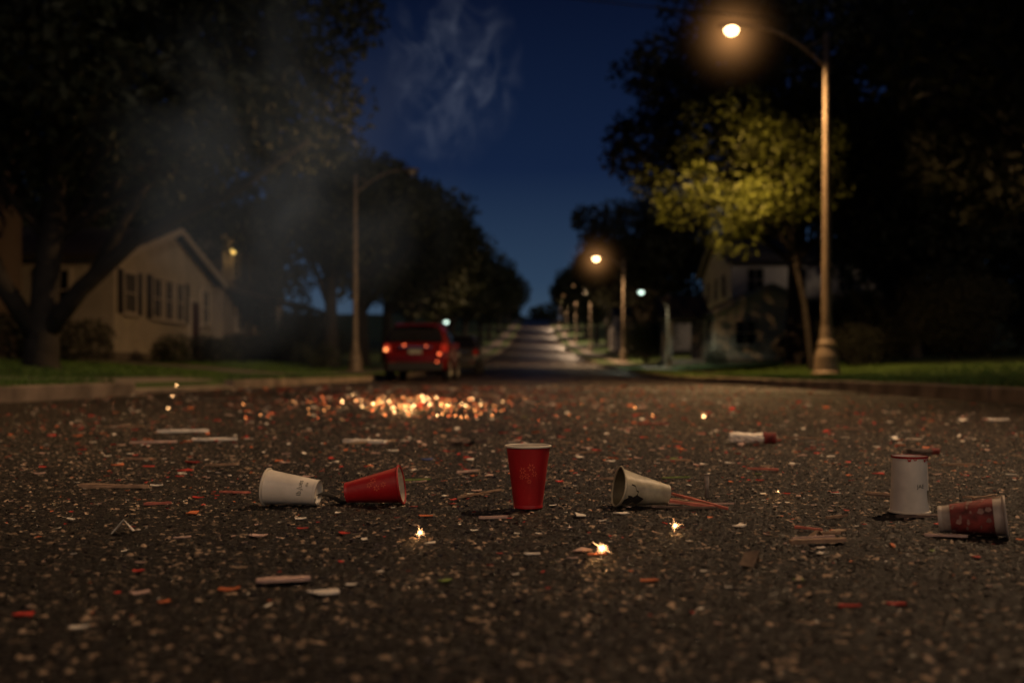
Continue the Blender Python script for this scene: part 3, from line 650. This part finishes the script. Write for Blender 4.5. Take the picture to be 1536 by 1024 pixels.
m=MB(); m.rev([(rb-.003,.0052),(0.0001,.0050)],48); part('red_base_disc',m.mesh('red_base_disc',M_redink,True),e)
V=[];F=[]
for u,d in [(-.022,.004),(-.014,.006),(.006,.003),(.016,.005)]:
    n=len(V); V+=[(u,0),(u+.007,0),(u+.005,d),(u+.001,d*.8)]; F.append((n,n+1,n+2,n+3))
wrap(e,'band_smears',V,F,rb,rt,h,.0036,th,M_redink,.0011)
V=[(-.004,0),(.004,0),(.002,.02),(-.001,.026)]
wrap(e,'dirt_streak',V,[(0,1,2,3)],rb,rt,h,.06,th-.6,M_ind2,.0008)
rb,rt,h=.0200,.0300,.096
M_dirtw=papermat('dirty_white_paper',(.46,.38,.31),.4)
loc,ax=lying(.636,1.575,.88,-.40,rb,rt,h); e=cup(loc,ax,0,rb,rt,h,M_dirtw,'white paper cup with red print lying beside the upturned cup',dent=.03,seed=8,rimm=M_dirtw,inside=M_inr)
def R(z,o=.0011): return rb+(rt-rb)*z/h+o
m=MB(); m.rev([(R(z),z) for z in (.018,.034,.048,.062,.080)],64); part('red_band',m.mesh('red_band',M_fade,True),e)
th=facing(e,(-.2,-.8,.4)); rnd=random.Random(4)
for row,v0 in enumerate([.028,.046,.066]):
    for c in range(8):
        u=-.040+c*.011+rnd.uniform(-.005,.005); v=v0+rnd.uniform(-.008,.008); s=rnd.uniform(.0015,.0055); sy=s*rnd.uniform(.3,1.4)
        V=[(u-s,v-sy*.4),(u+s*.4,v-sy*.9),(u+s,v+sy*.1),(u+s*.3,v+sy*.8),(u-s*.8,v+sy*.5)]; F=[(0,1,2,3,4)]
        wrap(e,'white_print_mark',V,F,rb,rt,h,0,th,M_mark,.0016+.00003*c)
# ------------------------------------------------------------------ sticks, tubes, cards
M_wood=mat('splinter_wood',(.30,.19,.12),.8,var=.4,vscale=40); M_wood2=mat('dark_wood',(.11,.075,.06),.85,var=.4,vscale=40); M_pink=mat('faded_red_stick',(.45,.13,.09),.7,var=.35,vscale=50)
M_cardp=mat('pinkish_card',(.52,.35,.29),.85,var=.25,vscale=60); M_cardw=mat('pale_card',(.78,.71,.61),.8,var=.2,vscale=60); M_redc=mat('red_scrap',(.52,.035,.02),.7,var=.35,vscale=70)
M_orc=mat('orange_scrap',(.62,.16,.05),.7,var=.35,vscale=70); M_tan=mat('tan_scrap',(.32,.22,.14),.8,var=.35,vscale=70); M_grn=mat('green_scrap',(.18,.26,.05),.7,var=.2); M_blu=mat('blue_scrap',(.05,.09,.28),.6,var=.2)
def stick(p0,p1,w,t,m,label,name='wooden_stick',n=7,z0=.003,z1=None,cat='stick'):
    p0=Vector((*p0,z0+t/2)); p1=Vector((*p1,(z1 if z1 is not None else z0)+t/2)); c=(p0+p1)/2
    u=(p1-p0).normalized(); s=Vector((-u.y,u.x,0)).normalized(); up=Vector((0,0,1))
    V=[];F=[]
    for i in range(n):
        k=i/(n-1); p=p0.lerp(p1,k)-c; ww=w*random.uniform(.75,1.05)*(.6 if i in(0,n-1) else 1); off=s*random.uniform(-.12,.12)*w
        for a,b in((-1,-1),(1,-1),(1,1),(-1,1)): V.append(p+off+s*a*ww/2+up*b*t/2*random.uniform(.7,1.1))
    for i in range(n-1):
        for k in range(4): F.append((i*4+k,i*4+(k+1)%4,i*4+4+(k+1)%4,i*4+4+k))
    F.append((3,2,1,0)); l=(n-1)*4; F.append((l,l+1,l+2,l+3))
    top(name,mesh(name,V,F,m),c,label,cat,'sticks scattered on the asphalt')
sk='thin splintered wooden stick lying on the asphalt'
stick((-1.01,2.20),(-.85,2.18),.012,.008,M_wood,'twig lying flat on the asphalt'); stick((-.99,2.17),(-.88,2.19),.006,.005,M_wood,sk)
stick((-.668,2.1),(-.598,2.08),.006,.004,M_pink,'red stick lying near a white cup'); stick((-.158,2.0),(-.075,2.14),.005,.004,M_wood,sk)
stick((.215,1.862),(.335,1.845),.006,.004,M_wood2,sk); stick((.245,1.97),(.352,1.83),.006,.005,M_pink,'faded red stick leaning by the scorched cup',z0=.02,z1=.003)
stick((.26,1.92),(.345,1.85),.008,.005,M_wood,sk,z0=.010,z1=.003); stick((.25,1.89),(.375,1.89),.003,.003,M_cardp,'thin pale stick beside the scorched cup',z0=.006)
stick((.25,1.87),(.33,1.85),.010,.006,M_pink,'faded red stick leaning by the scorched cup',z0=.012,z1=.003)
stick((.374,1.47),(.462,1.49),.014,.006,M_wood,'flat brown splinter of wood on the asphalt'); stick((.385,1.50),(.455,1.52),.006,.004,M_cardp,sk,z0=.004)
stick((.955,3.82),(1.125,3.78),.010,.006,M_wood,sk); stick((.354,2.86),(.44,2.84),.008,.005,M_wood,sk); stick((.68,2.05),(.735,2.0),.008,.005,M_wood2,sk); stick((.69,2.09),(.75,2.04),.004,.004,M_wood,sk)
stick((.625,1.735),(.705,1.74),.012,.005,M_wood2,sk); stick((.867,1.98),(.935,2.03),.008,.005,M_wood,sk); stick((.86,2.01),(.94,1.99),.004,.004,M_wood,sk)
stick((.30,2.38),(.37,2.40),.006,.003,M_grn,'yellow-green plastic stick on the asphalt'); stick((-.31,2.33),(-.25,2.35),.006,.003,M_grn,'yellow-green plastic stick on the asphalt')
stick((-1.28,3.7),(-1.12,3.72),.03,.010,M_cardw,'pale strip of torn cardboard'); stick((-.70,3.62),(-.54,3.55),.035,.012,M_cardw,'pale strip of torn cardboard'); stick((-.66,3.52),(-.52,3.66),.015,.008,M_tan,sk)
stick((-1.45,3.55),(-1.30,3.60),.022,.008,M_cardp,'pinkish strip of torn cardboard'); stick((-1.6,4.2),(-1.4,4.25),.04,.012,M_cardw,'pale strip of torn cardboard'); stick((.75,3.6),(.70,3.42),.02,.008,M_cardp,'pinkish strip of torn cardboard')
stick((-.32,3.58),(-.18,3.60),.02,.010,M_wood2,sk); stick((.60,1.54),(.66,1.525),.007,.004,M_cardp,sk)
stick((-.338,1.20),(-.276,1.215),.019,.004,M_cardp,'flat pinkish strip of torn card','card_strip')
stick((.42,1.62),(.455,1.585),.005,.004,M_pink,sk); stick((.44,1.56),(.475,1.555),.006,.004,M_wood,sk); stick((.30,1.95),(.31,1.86),.004,.003,M_wood2,sk)
for (x,y,a,L,mm) in [(-.9,2.7,.3,.09,M_wood),(.55,2.6,-.4,.08,M_pink),(-.2,2.5,.8,.07,M_cardp),(1.1,2.7,.2,.1,M_wood),(-1.2,2.9,-.2,.1,M_wood),(.1,3.1,.5,.1,M_wood),(1.3,4.4,.1,.16,M_wood),(-2.0,4.6,.2,.18,M_wood),(.5,4.9,-.3,.15,M_pink),(-.75,1.9,.3,.05,M_pink),(.15,2.35,.1,.06,M_wood),(-.1,1.72,.2,.05,M_cardp),(.5,1.72,.5,.05,M_wood)]:
    stick((x,y),(x+L*math.cos(a),y+L*math.sin(a)),.004+.0015*y,.003+.001*y,mm,sk)
P=[(-.418+.085*t,1.895+.03*math.sin(t*3)+.02*t,.014+.010*math.sin(t*7+1)) for t in np.linspace(0,1,14)]
V=[];F=[]
for i,p in enumerate(P):
    a=i*.35; V+=[(p[0],p[1]-.006*math.cos(a),p[2]-.005*math.sin(a)),(p[0],p[1]+.006*math.cos(a),p[2]+.005*math.sin(a))]
for i in range(13): F.append((2*i,2*i+1,2*i+3,2*i+2))
o=top('burnt_ribbon',mesh('burnt_ribbon',V,F,M_soot,True),(0,0,0),'twisted black burnt paper ribbon between two cups','burnt paper')
sm=o.modifiers.new('s','SOLIDIFY'); sm.thickness=.001
m=MB(); m.tube([(0,0,0),(.0005,0,.022),(0,0,.045)],[.0046,.0044,.0048],10); m.rev([(.0,.0455),(.0062,.0455),(.0064,.048),(0,.0485)],12)
top('upright_nail',m.mesh('upright_nail',mat('nail_grey',(.24,.20,.17),.6,var=.4,vscale=90),True),(.345,2.02,.002),'short dark nail standing upright on asphalt','nail')  # upright nail with a flat head
def tube_fw(x,y,L,r,ang,m1,m2,label):
    e=top('firework_tube',None,(x,y,r+.003),label,'firework tube','spent firework tubes'); e.rotation_euler=(0,0,ang)
    N=20;V=[];F=[]
    for i in range(9):
        for k in range(N):
            a=2*math.pi*k/N; xx=-L*.5+L*.72*i/8+(random.uniform(-.03,.008) if i==0 else random.uniform(-.003,.003)); rr=r*random.uniform(.8,1.12)*(1.1-.15*i/8)
            V.append((xx,rr*math.cos(a),rr*math.sin(a)*.75))
    for i in range(8):
        for k in range(N): F.append((i*N+k,i*N+(k+1)%N,(i+1)*N+(k+1)%N,(i+1)*N+k))
    part('torn_paper',mesh('torn_paper',V,F,m1),e)
    b=MB(); b.tube([(L*.20,0,0),(L*.22,0,0),(L*.30,0,0),(L*.31,0,0),(L*.48,0,0),(L*.5,0,0)],[r*.8,r*.92,r*.9,r*.8,r*.85,r*.6],20); part('end_cap',b.mesh('end_cap',m2,False),e)
M_dred=mat('charred_red',(.14,.012,.010),.7,var=.6,vscale=60)
tube_fw(.766,3.50,.15,.024,-.30,M_cardw,M_dred,'torn white firework tube with a dark red end')
tube_fw(1.19,3.05,.09,.012,.1,M_wood2,M_dred,'small dark brown spent firework tube')
tube_fw(-.25,3.45,.07,.015,.5,M_wood2,M_soot,'small burnt red spent firework tube')

# paper scraps --------------------------------------------------
def scrap_mesh(kind,seed):
    r=random.Random(seed); V=[];F=[]
    n=r.choice([4,4,4,5]); asp=r.uniform(.3,.8)
    if kind=='strip': asp=r.uniform(.12,.3); n=4
    base=[(math.cos(2*math.pi*(i+.5)/n)*r.uniform(.8,1.15),math.sin(2*math.pi*(i+.5)/n)*asp*r.uniform(.75,1.15)) for i in range(n)]
    P=[]
    for i in range(n):
        a=base[i];b=base[(i+1)%n]
        for t in(0,.33,.66): P.append((a[0]+(b[0]-a[0])*t+(r.uniform(-.04,.04) if t else 0),a[1]+(b[1]-a[1])*t+(r.uniform(-.03,.03) if t else 0)))
    curl=r.uniform(.0,.22); tw=r.uniform(-.2,.2)
    def z(x,y): return .10+curl*x*x+tw*x*y
    N=len(P); V=[(0,0,z(0,0))]+[(x*.5,y*.5,z(x*.5,y*.5)) for x,y in P]+[(x,y,z(x,y)) for x,y in P]
    th=.10; V+= [(x,y,zz-th) for x,y,zz in V[1+N:1+2*N]]
    for i in range(N):
        j=(i+1)%N; F.append((0,1+i,1+j)); F.append((1+i,1+N+i,1+N+j,1+j)); F.append((1+N+i,1+2*N+i,1+2*N+j,1+N+j))
    return V,F
tmpl=[scrap_mesh('flat' if i<6 else 'strip',i) for i in range(10)]
cols=[(M_redc,'red'),(M_orc,'orange'),(M_cardw,'pale'),(M_tan,'tan'),(M_cardp,'pinkish')]
tm={}
for ti,(V,F) in enumerate(tmpl):
    for mm,cn in cols+[(M_grn,'green'),(M_blu,'blue')]:
        tm[(ti,cn)]=mesh('paper_scrap',V,F,mm)
def scrap(x,y,s,cn,ti=None,rot=None,label=None,zs=1,tilt=0):
    ti=random.randrange(10) if ti is None else ti
    o=top('paper_scrap',tm[(ti,cn)],(x,y,.002+abs(math.sin(tilt))*s*.6),label or f'small {cn} scrap of firework paper on the asphalt','paper scrap','firework paper scraps on the road')
    o.scale=(s,s,s*zs); o.rotation_euler=(tilt,0,random.uniform(0,6.28) if rot is None else rot); return o
hero=[(-.244,1.147,.019,'pale',0,.1),(-.222,1.19,.009,'pale',1,0),(-.005,1.39,.016,'pale',2,.2),(-.509,1.273,.010,'red',3,.5),(-.412,1.10,.010,'orange',1,.8),(-.455,.989,.012,'pale',4,.2),
(.065,1.42,.016,'pinkish',5,1.0),(.085,1.385,.020,'orange',6,.2),(.05,1.36,.012,'pinkish',7,.1),(-.32,2.9,.025,'blue',1,.3),(-.195,1.76,.018,'orange',2,.1),(-.065,1.02,.009,'tan',3,.5),(.34,1.08,.02,'red',8,.1),(.395,1.09,.015,'red',2,.1),(2.45,5.3,.09,'pale',2,.1),
(.41,1.44,.01,'pale',1,.3),(.32,1.22,.008,'green',5,.1),(.48,1.6,.015,'orange',6,.4),(.36,1.56,.012,'pinkish',7,1.9),(-.1,1.6,.009,'pale',3,.3),(.03,1.9,.010,'pale',4,.3),(-.38,1.62,.013,'red',2,.5)]
for (x,y,s,c,ti,r) in hero: scrap(x,y,s,c,ti,r)
def tent(x,y,w,hh,m,label,rot):
    V=[(-w,-w*.6,0),(0,-w*.7,hh),(w*.8,-w*.4,.002),(-w*.7,w*.6,.001),(.1*w,w*.4,hh*.8),(w,w*.5,0)]
    o=top('folded_paper',mesh('folded_paper',V,[(0,1,4,3),(1,2,5,4)],m),(x,y,.003),label,'folded paper'); o.rotation_euler=(0,0,rot)
    s_=o.modifiers.new('s','SOLIDIFY'); s_.thickness=.0012
tent(-.656,1.58,.018,.022,M_cardw,'small folded grey-pink paper standing on asphalt',.4); tent(.281,1.31,.018,.020,M_tan,'small folded brown paper on the asphalt',1.0)
tent(.43,1.53,.014,.012,M_tan,'small folded tan paper on the asphalt',.2)
cn_w=['red','orange','pale','pinkish','pale','pinkish','red','pale','tan']
def blocked(x,y): return any(abs(x-a)<.065 and abs(y-b)<.05 for a,b in[(-.016,1.878),(-.47,1.92),(-.32,1.95),(.2,1.92),(.674,1.80),(.69,1.56)])
SM=[]
for i in range(9800):
    y=1.0+ (random.random()**1.3)*16
    if y<2.3 and random.random()<.55+.35*(2.1-y): continue
    x=random.uniform(-.58*y,.52*y)
    if y>6: x=random.gauss(-.5,2.3)
    if not(KL+.1<x<KR-.1): continue
    if abs(x)>2.4 and random.random()<.35: continue
    if blocked(x,y): continue
    s=random.uniform(.0030,.0065)*(2.6 if random.random()<.15 else 1)*(.75+.22*y)
    if y>4: s*=.85
    SM.append((s/y,x,y,s))
SM.sort(reverse=True)
for (_,x,y,s) in SM[:278]:
    scrap(x,y,s,random.choice(cn_w) if random.random()>.03 else 'green',tilt=random.choice([0,0,0,random.uniform(-.3,.3)]))
rest={}
for (_,x,y,s) in SM[278:]:
    mi=random.choice([0,0,1,1,2,2,2,3,4,4]); rest.setdefault(mi,[]).append((x,y,s))
me=bpy.data.meshes.new('paper_litter'); V=[];F=[];MI=[]
mlist=[M_redc,M_orc,M_cardw,M_tan,M_cardp]
for mi,L in rest.items():
    for (x,y,s) in L:
        tv,tf=tmpl[random.randrange(10)]; a=random.uniform(0,6.28); ca,sa=math.cos(a),math.sin(a); n=len(V)
        zz=prof(y)+.002; tl=random.uniform(-.35,.35)*(1.8 if y>3 else .6)
        V+=[(x+s*(ca*p[0]-sa*p[1]),y+s*(sa*p[0]+ca*p[1]),zz+s*(p[2]+abs(tl)*.5+tl*p[1])) for p in tv]; F+=[tuple(q+n for q in f) for f in tf]; MI+=[mi]*len(tf)
me.from_pydata(V,[],F); me.update()
for q in mlist: me.materials.append(q)
me.polygons.foreach_set('material_index',MI)
top('paper_litter',me,kind='stuff',label='scattered red and pale firework paper litter on asphalt',cat='litter')

# ------------------------------------------------------------------ embers and sparks
def em(name,c,s):
    m=mat(name,(.2,.05,.02),.6,emit=c,estr=s)
    try: m.cycles.emission_sampling='NONE'
    except Exception: pass
    return m
E1=em('ember_white_hot',(1,.56,.22),17); E2=em('ember_orange',(1,.36,.10),9); E3=em('ember_red',(1,.20,.05),5)
def ember_mesh(seed,m):
    r=random.Random(seed); b=MB(); b.ell((0,0,.7),(1,.8,.7),8,6); return mesh('ember',[(x*r.uniform(.8,1.2),y*r.uniform(.8,1.2),z*r.uniform(.85,1.15)) for x,y,z in b.v],b.f,m,True)
EM=[ember_mesh(i,[E1,E2,E3][i%3]) for i in range(6)]
for i in range(285):
    if i<130: y=min(12,max(5.8,random.gauss(7.9,1.5))); x=random.gauss(-.124*y,.036*y)
    elif i<255: y=random.uniform(5.4,12); x=random.gauss(-.12*y,.075*y)
    else: x=random.uniform(-2.2,.8); y=random.uniform(5,11)
    s=random.uniform(.0018,.0044)*(y/8) if i<130 else random.uniform(.0013,.0030)
    o=top('glowing_ember',random.choice(EM if i<130 else EM[1:3]+EM[4:]),(x,y,.003),'glowing orange ember burning on the asphalt','ember','glowing embers on the road'); o.scale=(s,s,s*random.uniform(.8,3.0))
def plight(x,y,z,e,c=(1,.45,.14),r=0):
    L=bpy.data.lights.new('ember_glow','POINT'); L.energy=e; L.color=c; L.shadow_soft_size=r
    lo=bpy.data.objects.new('ember_glow',L); link(lo); lo.location=(x,y,z); return lo
for (x,y) in[(-1.35,8.6),(-.9,7.2),(-.75,8.6),(-1.2,9.8)]: plight(x,y,.16,4.0)
E4=em('spark_ray',(1,.50,.20),14)
def spark(x,y,s,n,label,z=.010):
    e=top('spark',None,(x,y,z),label,'spark','burning sparks on the road')
    b=MB(); b.ell((0,0,0),(s*.11,s*.11,s*.11),10,8); part('core',b.mesh('core',E1,True),e)
    b=MB()
    for i in range(n):
        # rays spread evenly over the whole sphere
        cz_=1-2*(i+.5)/n; a=i*2.39996+random.uniform(-.2,.2); rr=math.sqrt(1-cz_*cz_); d=Vector((math.cos(a)*rr,math.sin(a)*rr,cz_)); L=s*random.choice([.35,.4,.55,1.0])*random.uniform(.8,1.1)
        b.tube([d*s*.08,d*L],[s*.010,s*.0015],5)
    part('rays',b.mesh('rays',E4),e)
    L=plight(0,0,.010,.022); L.parent=e
spark(-.179,1.53,.014,34,'tiny star-shaped spark burning on the asphalt'); spark(.0915,1.394,.019,38,'bright spark burning beside pinkish paper scraps'); spark(.223,1.60,.013,34,'tiny star-shaped spark burning on the asphalt')
spark(.94,5.6,.03,24,'small distant spark burning on the asphalt'); spark(.50,2.06,.006,16,'tiny reddish spark on the asphalt')
for z in(.02,.10,.17): spark(-2.45,6.6+z,.022,12,'glowing spark leaping up from the road',z=z)

# ------------------------------------------------------------------ world, fill, camera
w=bpy.data.worlds.new('World'); scene.world=w; w.use_nodes=True; nt=w.node_tree; bg=nt.nodes['Background']
tc=nt.nodes.new('ShaderNodeTexCoord'); sp=nt.nodes.new('ShaderNodeSeparateXYZ'); r=nt.nodes.new('ShaderNodeValToRGB')
nt.links.new(tc.outputs['Generated'],sp.inputs[0]); nt.links.new(sp.outputs['Z'],r.inputs['Fac']); nt.links.new(r.outputs['Color'],bg.inputs['Color'])
e=r.color_ramp.elements; e[0].position=0; e[0].color=(.060,.095,.13,1); e[1].position=1; e[1].color=(.0008,.0014,.006,1)
for p,c in[(.09,(.024,.048,.090)),(.20,(.0065,.0155,.047)),(.36,(.0024,.0055,.021))]:
    a=e.new(p); a.color=(*c,1)
bg.inputs['Strength'].default_value=1.0
S=bpy.data.lights.new('front_fill','SUN'); S.energy=.26; S.angle=math.radians(8); S.color=(1,.78,.56)  # soft warm fill added from behind the camera to lift front faces
so=bpy.data.objects.new('front_fill',S); link(so); so.rotation_euler=Vector((-.50,.80,-.36)).to_track_quat('-Z','Y').to_euler()
cam=bpy.data.cameras.new('camera'); co=bpy.data.objects.new('camera',cam); link(co); scene.camera=co
co.location=(0,0,.255); co.rotation_euler=(math.pi/2,0,0); cam.lens=35; cam.sensor_width=36; cam.shift_x=-37/1536; cam.shift_y=47/1536
cam.clip_start=.05; cam.clip_end=3000
cam.dof.use_dof=True; cam.dof.focus_distance=1.86; cam.dof.aperture_fstop=2.9
